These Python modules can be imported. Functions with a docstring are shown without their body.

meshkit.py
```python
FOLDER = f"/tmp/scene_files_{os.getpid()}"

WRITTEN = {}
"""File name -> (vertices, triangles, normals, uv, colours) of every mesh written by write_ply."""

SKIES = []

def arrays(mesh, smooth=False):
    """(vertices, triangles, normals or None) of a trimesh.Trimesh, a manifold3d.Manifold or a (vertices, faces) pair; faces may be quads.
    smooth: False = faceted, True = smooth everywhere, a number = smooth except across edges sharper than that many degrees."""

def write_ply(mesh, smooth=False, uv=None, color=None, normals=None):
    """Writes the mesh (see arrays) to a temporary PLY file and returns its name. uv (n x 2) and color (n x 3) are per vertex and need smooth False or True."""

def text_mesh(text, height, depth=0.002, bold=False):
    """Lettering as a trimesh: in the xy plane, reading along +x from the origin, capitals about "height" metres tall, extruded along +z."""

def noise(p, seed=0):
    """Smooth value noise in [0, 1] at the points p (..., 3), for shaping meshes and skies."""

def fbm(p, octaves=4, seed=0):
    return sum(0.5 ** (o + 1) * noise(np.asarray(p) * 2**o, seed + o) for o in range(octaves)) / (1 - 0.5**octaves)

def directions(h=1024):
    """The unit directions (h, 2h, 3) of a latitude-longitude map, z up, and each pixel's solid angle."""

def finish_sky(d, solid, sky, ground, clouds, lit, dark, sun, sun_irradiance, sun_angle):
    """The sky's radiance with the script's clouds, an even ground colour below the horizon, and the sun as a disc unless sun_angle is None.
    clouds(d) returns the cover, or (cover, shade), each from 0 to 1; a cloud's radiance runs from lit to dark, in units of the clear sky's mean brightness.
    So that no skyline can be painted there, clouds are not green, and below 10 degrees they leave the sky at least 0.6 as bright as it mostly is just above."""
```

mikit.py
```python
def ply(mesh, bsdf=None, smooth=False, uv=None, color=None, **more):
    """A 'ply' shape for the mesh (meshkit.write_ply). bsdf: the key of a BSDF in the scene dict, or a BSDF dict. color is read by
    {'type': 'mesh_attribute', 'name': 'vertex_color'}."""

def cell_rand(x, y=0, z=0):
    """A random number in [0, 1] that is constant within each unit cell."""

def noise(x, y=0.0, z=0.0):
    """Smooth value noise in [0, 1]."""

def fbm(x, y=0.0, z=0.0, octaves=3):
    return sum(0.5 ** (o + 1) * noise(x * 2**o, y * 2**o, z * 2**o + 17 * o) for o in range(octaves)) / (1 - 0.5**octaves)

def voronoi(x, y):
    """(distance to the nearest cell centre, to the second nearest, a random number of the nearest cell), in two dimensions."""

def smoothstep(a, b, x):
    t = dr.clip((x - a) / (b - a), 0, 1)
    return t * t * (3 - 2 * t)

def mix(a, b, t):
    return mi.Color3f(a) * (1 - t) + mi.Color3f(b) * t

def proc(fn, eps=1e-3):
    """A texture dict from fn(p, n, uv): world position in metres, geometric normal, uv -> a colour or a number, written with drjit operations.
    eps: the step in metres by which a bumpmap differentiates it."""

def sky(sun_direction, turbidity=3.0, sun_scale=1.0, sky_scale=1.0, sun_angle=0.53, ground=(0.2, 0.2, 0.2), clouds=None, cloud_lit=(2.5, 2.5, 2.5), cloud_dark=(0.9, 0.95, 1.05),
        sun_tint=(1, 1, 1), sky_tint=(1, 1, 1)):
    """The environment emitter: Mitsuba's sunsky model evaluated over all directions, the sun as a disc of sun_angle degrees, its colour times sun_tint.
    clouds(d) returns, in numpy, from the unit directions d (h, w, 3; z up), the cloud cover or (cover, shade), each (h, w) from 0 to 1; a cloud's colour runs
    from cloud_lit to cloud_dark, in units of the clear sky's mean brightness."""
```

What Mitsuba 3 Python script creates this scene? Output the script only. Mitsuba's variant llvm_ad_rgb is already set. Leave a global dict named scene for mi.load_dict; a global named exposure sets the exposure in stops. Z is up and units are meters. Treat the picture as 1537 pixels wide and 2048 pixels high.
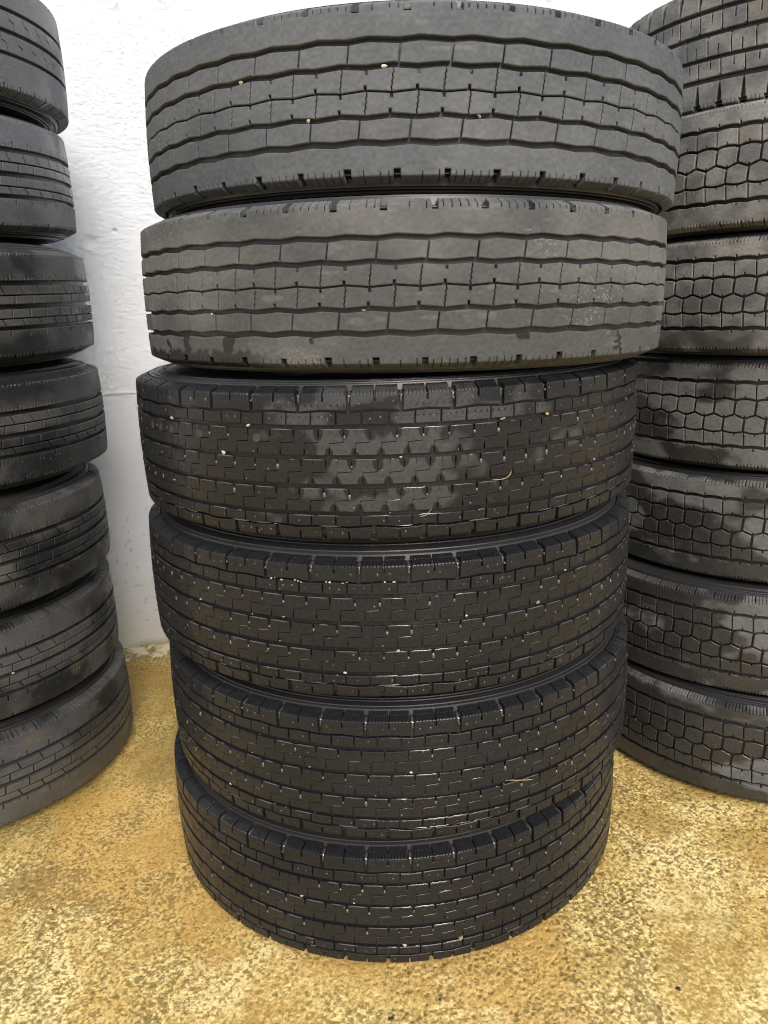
import math, random
import numpy as np, drjit as dr, mitsuba as mi
import mapbox_earcut as earcut
from shapely.geometry import Polygon, LineString, box
from shapely.ops import unary_union
from shapely import affinity
from scipy.spatial import cKDTree
import trimesh, mikit, meshkit
from mikit import noise, fbm, smoothstep, mix

T = mi.ScalarTransform4f
scene, labels = {}, {}
# ------------------------------------------------------------------ camera, sky, exposure
CAM_H, PITCH, ROLL, FOCAL = 1.2155, 0.2596, -0.0276, 1539.6          # metres, radians, pixels of the 1537 px wide photograph
c_, s_ = math.cos(PITCH), math.sin(PITCH)
fwd, up0, rt0 = np.array([0, c_, -s_]), np.array([0, s_, c_]), np.array([1.0, 0, 0])
up = math.cos(ROLL) * up0 - math.sin(ROLL) * rt0
EYE = np.array([0, 0, CAM_H])
scene['camera'] = {'type': 'perspective', 'fov': math.degrees(2 * math.atan(768.5 / FOCAL)), 'fov_axis': 'x', 'near_clip': 0.05, 'far_clip': 500.0,
                   'to_world': T().look_at(origin=EYE.tolist(), target=(EYE + fwd).tolist(), up=up.tolist())}
scene['sky'] = mikit.sky([0.20, -0.78, 0.56], turbidity=4, sun_scale=0.30, sun_angle=25, sky_scale=1.0, clouds=lambda d: 1.0,
                         cloud_lit=(0.74, 0.81, 0.92), cloud_dark=(0.7, 0.77, 0.88), ground=(0.25, 0.21, 0.13), sun_tint=(0.90, 1.03, 1.34))
exposure = 3.65
rng = random.Random(7)
nrng = np.random.default_rng(7)

# ------------------------------------------------------------------ materials
WALL_N = np.array([-0.26, 1.0]) / math.hypot(0.26, 1.0)              # the wall runs a little askew
WALL_P = np.array([-0.9, 2.653])
WALL_T = np.array([WALL_N[1], -WALL_N[0]])


def wall_coord(p):
    return (p.x - WALL_P[0]) * float(WALL_T[0]) + (p.y - WALL_P[1]) * float(WALL_T[1])


def wall_color(p, n, uv):
    u = wall_coord(p)
    dirt = smoothstep(0.45, -0.02, p.z + 0.25 * (fbm(u * 3, p.z * 3, 0, 3) - 0.5))
    c = mix((0.655, 0.685, 0.715), (0.585, 0.615, 0.645), smoothstep(0.35, 0.7, fbm(u * 2.2, p.z * 1.4, 3, 4)))
    c = mix(c, (0.50, 0.46, 0.33), 0.55 * dirt)
    base = smoothstep(0.05, 0.005, p.z + 0.05 * (noise(u * 22, 4, 0) - 0.5))
    c = mix(c, (0.20, 0.17, 0.08), 0.8 * base)
    spot = smoothstep(0.80, 0.90, noise(u * 62, p.z * 58, 9)) * smoothstep(0.6, 0.75, noise(u * 5, p.z * 5, 2))
    return mix(c, (0.42, 0.40, 0.36), 0.5 * spot)


def wall_height(p, n, uv):
    u, z = wall_coord(p), p.z
    a = fbm(u * 112 + 2 * noise(u * 17, z * 17, 1), z * 118, 5, 2)
    b = fbm(u * 11, z * 13, 8, 3)
    h = 0.0015 * smoothstep(0.25, 0.8, a) + 0.0006 * b
    seam = dr.exp(-dr.square((z - 0.953 - 0.012 * (noise(u * 12, 1, 0) - 0.5)) / 0.005))
    h += 0.003 * seam * smoothstep(-0.2, -0.05, u) * smoothstep(0.2, 0.05, u)
    for (du, dz, r, d) in ((-0.027, 1.449, 0.018, 0.007), (0.048, 1.481, 0.006, 0.008), (0.15, 1.593, 0.005, 0.005)):
        h -= d * dr.exp(-(dr.square(u - du) + dr.square(z - dz)) / (r * r))
    return h


scene['wall_paint'] = {'type': 'twosided', 'b': {'type': 'bumpmap', 'scale': 1.0, 't': mikit.proc(wall_height, 1.2e-3),
                       'b': {'type': 'principled', 'base_color': mikit.proc(wall_color), 'roughness': 0.75, 'specular': 0.25}}}


def ground_color(p, n, uv):
    x, y = p.x, p.y
    big = fbm(x * 2.3, y * 2.3, 1, 4)
    mid = fbm(x * 11 + 3, y * 11, 2, 4)
    fine = fbm(x * 185, y * 185, 3, 3)
    grit = noise(x * 330, y * 330, 4)
    f = fine * 0.55 + mid * 0.45
    c = mix((0.335, 0.232, 0.076), (0.50, 0.375, 0.140), smoothstep(0.34, 0.54, f))
    c = mix(c, (0.66, 0.54, 0.265), smoothstep(0.50, 0.68, f))
    c = mix(c, (0.43, 0.270, 0.080), 0.65 * smoothstep(0.52, 0.68, fbm(x * 4.1 + 7, y * 4.1, 5, 3)))
    c = mix(c, (0.67, 0.57, 0.30), 0.7 * smoothstep(0.54, 0.70, fbm(x * 6 + 1, y * 6 + 4, 6, 4)) * smoothstep(0.35, 0.50, fine))
    c = mix(c, (0.150, 0.108, 0.036), 0.66 * smoothstep(0.50, 0.63, big * 0.34 + mid * 0.36 + (1 - fine) * 0.32))
    algae = smoothstep(0.50, 0.66, fbm(x * 3.1 + 11, y * 3.1, 7, 4))
    c = mix(c, (0.175, 0.140, 0.026), 0.50 * algae * smoothstep(0.40, 0.58, fine))
    damp = smoothstep(1.75, 2.5, y + 0.5 * (big - 0.5))
    c = mix(c, (0.200, 0.140, 0.040), 0.55 * damp)
    c = mix(c, (0.135, 0.095, 0.032), 0.85 * smoothstep(-0.0018, -0.0027, p.z))
    dots = smoothstep(0.66, 0.78, noise(x * 205 + 2 * fine, y * 205, 12)) * (0.4 + 0.6 * smoothstep(0.42, 0.58, fbm(x * 7, y * 7, 13, 2)))
    c = mix(c, (0.135, 0.094, 0.028), 0.65 * dots)
    vein = 1 - dr.abs(2 * fbm(x * 62 + 3 * fine, y * 62, 21, 3) - 1)
    c = mix(c, (0.150, 0.108, 0.034), 0.5 * smoothstep(0.91, 0.985, vein) * smoothstep(0.44, 0.58, fbm(x * 5 + 2, y * 5, 22, 3)))
    return c * mi.Color3f(1.11, 1.06, 0.965) * (0.80 + 0.40 * grit)


def ground_height(p, n, uv):
    return 0.0014 * fbm(p.x * 240, p.y * 240, 1, 2) + 0.0008 * fbm(p.x * 90, p.y * 90, 6, 2)


def ground_rough(p, n, uv):
    return 0.52 + 0.3 * fbm(p.x * 5, p.y * 5, 8, 2)


scene['concrete'] = {'type': 'twosided', 'b': {'type': 'bumpmap', 'scale': 1.0, 't': mikit.proc(ground_height, 1.2e-3),
                     'b': {'type': 'principled', 'base_color': mikit.proc(ground_color), 'roughness': mikit.proc(ground_rough), 'specular': 0.3}}}


def middle_masks(p):
    """dry (0..1), drying patch (0..1) and dust of the middle stack."""
    dry = smoothstep(1.105, 1.125, p.z)
    th = dr.atan2(p.x - 0.0124, 1.6703 - p.y)                        # round and across the half wet tyre
    t = -0.0062 * (p.x - 0.0124) - 0.0097 * (p.y - 1.6703) + p.z - 0.9832
    q = (th - 0.013) * 0.52
    w = 0.5 * (fbm(p.x * 45, p.y * 45, p.z * 45, 2) - 0.5)
    f = fbm(p.x * 16, p.y * 16, p.z * 18, 3)
    wet = mi.Float(0)
    for t0, t1, ph in ((0.0602, 0.0202, 0.1), (0.0137, -0.0257, 0.35), (-0.0325, -0.0701, 0.2)):
        a = q / 0.04084 - ph
        du = (a - dr.floor(a + 0.5)) * 0.04084
        a = a + 0.62
        dv = (a - dr.floor(a + 0.5)) * 0.04084
        below, above = t0 - t, t - t1
        wet = dr.maximum(wet, dr.select((below > -0.003) & (below < 0.045), 1.25 - dr.sqrt(dr.square(du / 0.0085) + dr.square(below / 0.0155)) + w, 0))
        wet = dr.maximum(wet, dr.select((above > -0.003) & (above < 0.045), 1.20 - dr.sqrt(dr.square(dv / 0.0075) + dr.square(above / 0.0135)) + w, 0))
    a = q / 0.0102
    pin = 0.60 - dr.sqrt(dr.square((a - dr.floor(a) - 0.5) * 0.0102 / 0.0036) + dr.square((dr.abs(t - 0.088) - 0.0085) / 0.0055)) + w
    wet = dr.maximum(wet, dr.select(t > 0.066, pin, 0))
    gate = dr.select(t > 0.066, smoothstep(-0.50, -0.12, th) * smoothstep(0.85, 0.25, th), smoothstep(-0.32, -0.16, th + 0.12 * w) * smoothstep(0.55, 0.0, th)) * smoothstep(-0.085, -0.065, t)
    a = q / 0.04084
    spot = 1.0 - dr.sqrt(dr.square((a - dr.floor(a) - 0.5) * 0.04084 / 0.0085) + dr.square((t - 0.046) / 0.0085)) + 0.8 * w
    spot = dr.select((th < -0.36) & (mikit.cell_rand(a, 5) > 0.35), spot, 0)
    patch = dr.maximum(smoothstep(0.47, 0.62, f + 0.36 * gate - 0.22), smoothstep(0.05, 0.35, spot)) * (1 - smoothstep(0.12, 0.36, wet)) * smoothstep(0.125, 0.119, dr.abs(t)) * (1 - dry)
    # rain that ran over the dry tread from the groove and the edge
    a2 = dr.atan2(p.x - 0.0503, 1.6697 - p.y)
    run, wob = mi.Float(0), 0.035 * (noise(p.z * 70, a2 * 30, 2) - 0.5) + 0.02 * (noise(p.z * 210, 3, 2) - 0.5)
    for c0, half, lo, hi in ((-0.93, 0.018, 1.14, 1.172), (-0.80, 0.022, 1.13, 1.180), (-0.60, 0.024, 1.152, 1.178), (-0.70, 0.007, 1.150, 1.157), (0.34, 0.024, 1.165, 1.176), (-0.28, 0.008, 1.168, 1.176), (0.72, 0.009, 1.14, 1.172)):
        run = dr.maximum(run, smoothstep(half + 0.004, half - 0.004, dr.abs(a2 - c0 + wob)) * smoothstep(lo - 0.004, lo + 0.003, p.z + 0.1 * wob) * smoothstep(hi + 0.003, hi - 0.002, p.z))
    edge = smoothstep(1.152, 1.143, p.z - 0.012 * noise(a2 * 60, 1, 1)) * smoothstep(-0.35, -0.6, a2)
    run = dr.maximum(run, edge)
    return dry * (1 - 0.9 * run), patch


def middle_color(p, n, uv):
    dry, patch = middle_masks(p)
    dust = fbm(p.x * 7, p.y * 7, p.z * 7, 3)
    fine = noise(p.x * 210, p.y * 210, p.z * 210)
    lower = smoothstep(1.40, 1.34, p.z)
    d = mix((0.064, 0.071, 0.078), (0.092, 0.098, 0.104), smoothstep(0.3, 0.7, dust))
    d2 = mix((0.056, 0.058, 0.058), (0.104, 0.103, 0.099), smoothstep(0.35, 0.75, dust))
    d = mix(d, d2, lower)
    scuff = smoothstep(0.66, 0.78, fbm(p.x * 30, p.y * 30, p.z * 60, 3))
    d = mix(d, (0.12, 0.118, 0.112), 0.45 * scuff)
    chalk = smoothstep(0.62, 0.76, noise(p.x * 310, p.y * 310, p.z * 310)) * smoothstep(0.58, 0.72, fbm(p.x * 8 + 5, p.y * 8, p.z * 14, 3))
    d = mix(d, (0.20, 0.195, 0.185), 0.5 * chalk * lower)
    w = mix((0.008, 0.0085, 0.0095), (0.016, 0.016, 0.017), dust)
    w = mix(w, (0.040, 0.041, 0.041), patch * (0.6 + 0.6 * dust))
    return mix(w, d, dry) * (0.8 + 0.4 * fine)


def middle_rough(p, n, uv):
    dry, patch = middle_masks(p)
    return 0.27 + 0.10 * noise(p.x * 60, p.y * 60, p.z * 60) + dry * 0.33 + patch * 0.30


def left_color(p, n, uv):
    dust = fbm(p.x * 9, p.y * 9, p.z * 9, 4)
    fine = noise(p.x * 210, p.y * 210, p.z * 210)
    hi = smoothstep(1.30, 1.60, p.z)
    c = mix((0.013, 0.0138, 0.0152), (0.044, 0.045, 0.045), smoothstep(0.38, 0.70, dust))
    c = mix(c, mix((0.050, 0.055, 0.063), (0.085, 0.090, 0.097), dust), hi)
    mud = smoothstep(0.56, 0.74, fbm(p.x * 15 + 4, p.y * 15, p.z * 22, 4)) * smoothstep(0.85, 0.7, p.z)
    c = mix(c, (0.070, 0.058, 0.042), 0.55 * mud)
    low = smoothstep(0.20, 0.12, p.z + 0.06 * (dust - 0.5))
    c = mix(c, (0.060, 0.055, 0.045), 0.7 * low)
    return c * (0.8 + 0.4 * fine)


def left_rough(p, n, uv):
    return 0.34 + 0.3 * smoothstep(0.4, 0.65, fbm(p.x * 9, p.y * 9, p.z * 9, 4)) + 0.05 * noise(p.x * 60, p.y * 60, p.z * 60)


def right_wet(p):
    f = fbm(p.x * 9, p.y * 9, p.z * 12, 4)
    return smoothstep(0.47, 0.60, f + 0.16 * smoothstep(0.90, 0.15, p.z) + 0.24 * smoothstep(0.98, 0.80, p.x) - 0.19), f


def right_color(p, n, uv):
    wet, f = right_wet(p)
    dust = fbm(p.x * 22, p.y * 22, p.z * 22, 3)
    fine = noise(p.x * 210, p.y * 210, p.z * 210)
    d = mix((0.092, 0.092, 0.090), (0.172, 0.167, 0.153), smoothstep(0.35, 0.7, dust))
    d = mix(d, (0.078, 0.079, 0.078), smoothstep(1.35, 1.05, p.z) * 0.75)
    rust = smoothstep(0.66, 0.74, fbm(p.x * 15, p.y * 15, p.z * 9, 3))
    d = mix(d, (0.14, 0.105, 0.068), 0.35 * rust)
    return mix(d, mix((0.019, 0.019, 0.019), (0.036, 0.035, 0.032), dust), wet * smoothstep(1.30, 1.05, p.z)) * (0.8 + 0.4 * fine)


def right_rough(p, n, uv):
    wet, f = right_wet(p)
    return 0.64 - 0.30 * wet * smoothstep(1.30, 1.05, p.z) + 0.06 * noise(p.x * 60, p.y * 60, p.z * 60)


def rubber_height(p, n, uv):
    return 0.00055 * fbm(p.x * 160, p.y * 160, p.z * 160, 2) + 0.0012 * noise(p.x * 38, p.y * 38, p.z * 38)


def rubber(col, rgh, spec):
    return {'type': 'twosided', 'b': {'type': 'bumpmap', 'scale': 1.0, 't': mikit.proc(rubber_height, 1.0e-3),
            'b': {'type': 'principled', 'base_color': mikit.proc(col), 'roughness': mikit.proc(rgh), 'specular': spec}}}


scene['rubber_middle'] = rubber(middle_color, middle_rough, 0.28)
scene['rubber_left'] = rubber(left_color, left_rough, 0.5)
scene['rubber_right'] = rubber(right_color, right_rough, 0.5)


def side_color(p, n, uv):
    return mix((0.012, 0.012, 0.013), (0.026, 0.025, 0.024), fbm(p.x * 12, p.y * 12, p.z * 12, 3))


scene['rubber_side'] = {'type': 'twosided', 'b': {'type': 'principled', 'base_color': mikit.proc(side_color), 'roughness': 0.42, 'specular': 0.5}}
scene['wet_groove'] = {'type': 'twosided', 'b': {'type': 'principled', 'base_color': mikit.proc(side_color), 'roughness': 0.30, 'specular': 0.35}}
scene['water'] = {'type': 'principled', 'base_color': {'type': 'rgb', 'value': [0.05, 0.05, 0.05]}, 'roughness': 0.05, 'specular': 1.0, 'clearcoat': 1.0, 'clearcoat_gloss': 1.0}

# ------------------------------------------------------------------ tread pieces
BETA, RC, EXT = math.radians(66), 0.0022, 0.030


class Kind:
    """One make of tread: radius, tread width, pitches, groove depth; the pieces are laid out flat (s along, t across) and bent onto the crown."""

    def __init__(self, R, w, N, depth):
        self.R, self.w, self.N, self.depth = R, w, N, depth
        self.P = 2 * math.pi * R / N
        l = np.linspace(0, w / 2 + EXT + 0.01, 1200)
        crown = 8 * 0.004 * l / (w * w)
        k = np.clip((l - (w / 2 - RC)) / (2 * RC), 0, 1)
        ang = crown * (1 - k) + BETA * k
        d = l[1] - l[0]
        self.l, self.a = l, ang
        self.r = R - np.concatenate([[0], np.cumsum(np.sin((ang[1:] + ang[:-1]) / 2) * d)])
        self.z = np.concatenate([[0], np.cumsum(np.cos((ang[1:] + ang[:-1]) / 2) * d)])
        self.pieces = []                                             # (name, [(mesh, centre t)...], angles)
        self.extra = []                                              # places where water beads hang: (s, t, size)
        self.film = []                                               # ledges where water stands: (s0, s1, t, chance)

    def at(self, s, t, h):
        sg, l = np.where(t < 0, -1.0, 1.0), np.abs(t)
        r, z, a = np.interp(l, self.l, self.r), np.interp(l, self.l, self.z), np.interp(l, self.l, self.a)
        r, z, th = r + h * np.cos(a), sg * (z + h * np.sin(a)), s / self.R
        return np.stack([r * np.sin(th), -r * np.cos(th), z], -1)

    def piece(self, poly, cham=0.0011, depth=None, step=0.024):
        depth = self.depth if depth is None else depth
        inset = poly.buffer(-cham, join_style='mitre', mitre_limit=2.5).simplify(1e-5)
        w2 = self.w / 2
        tl = [-9, -w2 - 0.016, -w2 - RC, -w2, -w2 + RC, -w2 + 0.03, w2 - 0.03, w2 - RC, w2, w2 + RC, w2 + 0.016, 9]
        vid, V, F = {}, [], []
        for g in getattr(inset, 'geoms', [inset]):
            if g.is_empty or g.area < 1e-7:
                continue
            x0, _, x1, _ = g.bounds
            n = max(1, math.ceil((x1 - x0) / step))
            xs = np.linspace(x0, x1, n + 1)
            for i in range(n):
                strip = g if n == 1 else g.intersection(box(xs[i], -9, xs[i + 1], 9))
                y0, y1 = strip.bounds[1], strip.bounds[3]
                lines = [-9] + [t for t in tl[1:-1] if y0 + 1e-6 < t < y1 - 1e-6] + [9]
                for a, b in zip(lines, lines[1:]):
                    cell = strip if len(lines) == 2 else strip.intersection(box(-99, a, 99, b))
                    for q in getattr(cell, 'geoms', [cell]):
                        if q.geom_type != 'Polygon' or q.area < 1e-9:
                            continue
                        ring = np.array(q.exterior.coords)[:-1]
                        if q.exterior.is_ccw is False:
                            ring = ring[::-1]
                        tri = np.asarray(earcut.triangulate_float64(ring, np.array([len(ring)], np.uint32))).reshape(-1, 3)
                        ids = []
                        for pt in ring:
                            k = (round(pt[0] * 1e6), round(pt[1] * 1e6))
                            if k not in vid:
                                vid[k] = len(V)
                                V.append(pt)
                            ids.append(vid[k])
                        ids = np.array(ids)
                        for t in tri:
                            f = ids[t]
                            if len(set(f)) == 3:
                                a2, b2, c2 = V[f[0]], V[f[1]], V[f[2]]
                                if (b2[0] - a2[0]) * (c2[1] - a2[1]) - (b2[1] - a2[1]) * (c2[0] - a2[0]) < 0:
                                    f = f[::-1]
                                F.append(f)
        V, F = np.array(V), np.array(F)
        E = np.vstack([F[:, [0, 1]], F[:, [1, 2]], F[:, [2, 0]]])
        key = {(a, b) for a, b in E.tolist()}
        B = np.array([(a, b) for a, b in E.tolist() if (b, a) not in key])
        d = V[B[:, 1]] - V[B[:, 0]]
        nrm = np.stack([d[:, 1], -d[:, 0]], 1) / np.maximum(np.linalg.norm(d, axis=1, keepdims=True), 1e-12)
        acc, cnt = np.zeros_like(V), np.zeros(len(V))
        for k in (0, 1):
            np.add.at(acc, B[:, k], nrm)
            np.add.at(cnt, B[:, k], 1)
        m = acc / np.maximum(cnt, 1)[:, None]
        m = m / np.maximum((m * m).sum(1, keepdims=True), 0.25)
        O = V + cham * m
        top = self.at(V[:, 0], V[:, 1], np.zeros(len(V)))
        edge = self.at(O[:, 0], O[:, 1], np.full(len(V), -0.8 * cham))
        foot = self.at(O[:, 0], O[:, 1], np.full(len(V), -depth))
        a, b = B[:, 0], B[:, 1]
        v, f, n = [top], [F], len(top)
        for P, Q in ((top, edge), (edge, foot)):
            quad = np.stack([P[a], Q[a], Q[b], P[b]], 1).reshape(-1, 3)
            i = n + 4 * np.arange(len(a))
            f += [np.stack([i, i + 1, i + 2], 1), np.stack([i, i + 2, i + 3], 1)]
            v.append(quad)
            n += len(quad)
        return np.vstack(v), np.vstack(f)

    def row(self, name, polys, pitch, phase=0.0, count=None, cham=0.0011):
        """The same pieces again and again round the tyre: polys are alternatives used at random."""
        meshes = []
        for p in polys:
            c = (p.bounds[0] + p.bounds[2]) / 2
            meshes.append((self.piece(affinity.translate(p, -c, 0), cham), c, (p.bounds[1] + p.bounds[3]) / 2))
        n = count or round(2 * math.pi * self.R / pitch)
        self.pieces.append((name, meshes, [(k * pitch + phase) for k in range(n)]))

    def ring(self, name, poly):
        self.pieces.append((name, [(self.piece(poly), 0.0, (poly.bounds[1] + poly.bounds[3]) / 2)], [None]))


def zig(pts, P):
    """Periodic polyline through pts = [(fraction of the pitch, height)]; returns fn(s) -> t and its kinks' fractions."""
    fr = [p[0] for p in pts]
    fr = [fr[-1] - 1] + fr + [fr[0] + 1]
    hh = [pts[-1][1]] + [p[1] for p in pts] + [pts[0][1]]
    f = lambda s: float(np.interp((s / P) % 1.0, fr, hh))
    f.k = [p[0] for p in pts]
    return f


def wave(P, amp, phase, n=10):
    """Scallops: arches of height amp with cusps at the phase."""
    return zig([((phase + i / n) % 1.0, amp * (abs(math.sin(math.pi * i / n)) ** 0.8)) for i in range(n)] and
               sorted([((phase + i / n) % 1.0, amp * (abs(math.sin(math.pi * i / n)) ** 0.8)) for i in range(n)]), P)


def line(f, base, s0, s1, P):
    ss = {s0, s1}
    for j in range(math.floor(s0 / P) - 1, math.ceil(s1 / P) + 1):
        for k in f.k:
            s = (j + k) * P
            if s0 < s < s1:
                ss.add(s)
    return [(s, base + f(s)) for s in sorted(ss)]


def band(lo, flo, hi, fhi, s0, s1, P):
    return Polygon(line(flo, lo, s0, s1, P) + line(fhi, hi, s0, s1, P)[::-1]).buffer(0)


def slit(pts, width):
    return LineString(pts).buffer(width / 2, cap_style='flat', join_style='mitre')


def cell_between(pts, shift, width, lo=-0.3, hi=0.3):
    """The strip between a polyline (top to bottom) and its copy moved by shift, less half a slit on each side."""
    a = [(pts[0][0], hi)] + list(pts) + [(pts[-1][0], lo)]
    b = [(x + shift, y) for x, y in a]
    P = Polygon(a + b[::-1]).buffer(0)
    return P.difference(unary_union([LineString(a).buffer(width / 2, cap_style='flat', join_style='mitre'), LineString(b).buffer(width / 2, cap_style='flat', join_style='mitre')]))


def main_part(g):
    return max(g.geoms, key=lambda q: q.area) if hasattr(g, 'geoms') else g


flat = lambda P: zig([(0.0, 0.0)], P)


def edge_cuts(k, sign, notch_w, notch_d, sipes, sipe_d, pitch, phase, inner=False, at=None, skip=0.0, jit=0.0):
    """Notches and little sipes along one tread edge (or along the line `at`), as one shape to subtract, all round the tyre."""
    r = random.Random(3)
    y = sign * k.w / 2 if at is None else at
    cuts, n = [], round(2 * math.pi * k.R / pitch)
    for i in range(n):
        s = -math.pi * k.R + i * pitch + phase
        w = notch_w * r.uniform(0.85, 1.15)
        d = notch_d * r.uniform(1 - jit, 1 + jit)
        if notch_w:
            cuts.append(Polygon([(s - w / 2, y + sign * 0.05), (s + w / 2, y + sign * 0.05), (s + w * 0.40, y - sign * d), (s - w * 0.40, y - sign * d)]))
        for j in range(sipes):
            if r.random() < skip:
                continue
            q = s + pitch * (j + 1.0) / (sipes + 1)
            dd = sipe_d * r.uniform(0.6, 1.15)
            cuts.append(box(q - 0.0006, min(y - sign * dd, y + sign * 0.05), q + 0.0006, max(y - sign * dd, y + sign * 0.05)))
    return unary_union(cuts)


def kind_block():
    """The two dry tyres: wide shoulder ribs, four rows of blocks, zigzag grooves."""
    k = Kind(0.520, 0.223, 44, 0.011)
    P, w = k.P, k.w
    T_ = lambda f: w / 2 - f * w
    a = 0.0015
    g1, g2 = zig([(0.16, -a), (0.55, a)], P), zig([(0.02, a), (0.5, -a)], P)
    g3, g4, g5 = zig([(0.02, -a), (0.5, a)], P), zig([(0.02, a), (0.5, -a)], P), zig([(0.36, a), (0.86, -a)], P)
    half = math.pi * k.R
    up_ = band(T_(0.186), g1, w / 2 + 0.020, flat(P), -half + 1e-4, half - 1e-4, P)
    up_ = up_.difference(edge_cuts(k, 1, 0.0130, 0.0085, 5, 0.007, P, 0.3 * P, skip=0.12, jit=0.2))
    dn_ = band(-w / 2 - 0.020, flat(P), T_(0.822), g5, -half + 1e-4, half - 1e-4, P)
    dn_ = dn_.difference(edge_cuts(k, -1, 0.0130, 0.0085, 5, 0.007, P, 0.1 * P, skip=0.12, jit=0.2))
    k.ring('shoulder_rib', up_)
    k.ring('shoulder_rib', dn_)
    lean = 0.0022

    def wig(s, y0, y1, amp, n):
        return [(s + lean * (1 - 2 * i / n) + amp * (-1) ** i, y0 + (y1 - y0) * i / n) for i in range(n + 1)]

    def mk(hi, fhi, lo, flo, s, sl_w, amp, n, notch):
        strip = band(lo, flo, hi, fhi, s - P, s + 2 * P, P)
        c = strip.intersection(cell_between(wig(s, hi + 0.004, lo - 0.004, amp, n), P, sl_w))
        if notch:
            m = s + 0.5 * P
            c = c.difference(unary_union([box(m - 0.0022, hi + fhi(m) - 0.0055, m + 0.0022, 1), box(m - 0.0042, -1, m + 0.0002, lo + flo(m) + 0.0055)]))
        return main_part(c)

    k.row('block', [mk(T_(0.222), g1, T_(0.338), g2, 0.16 * P, 0.0026, 0, 1, False)], P)
    k.row('block', [mk(T_(0.372), g2, T_(0.495), g3, 0.02 * P, 0.0017, 0.0007, 9, True)], P)
    k.row('block', [mk(T_(0.508), g3, T_(0.632), g4, 0.5 * P, 0.0017, 0.0007, 9, True)], P)
    k.row('block', [mk(T_(0.664), g4, T_(0.782), g5, 0.36 * P, 0.0026, 0, 1, False)], P)
    return k


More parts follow.
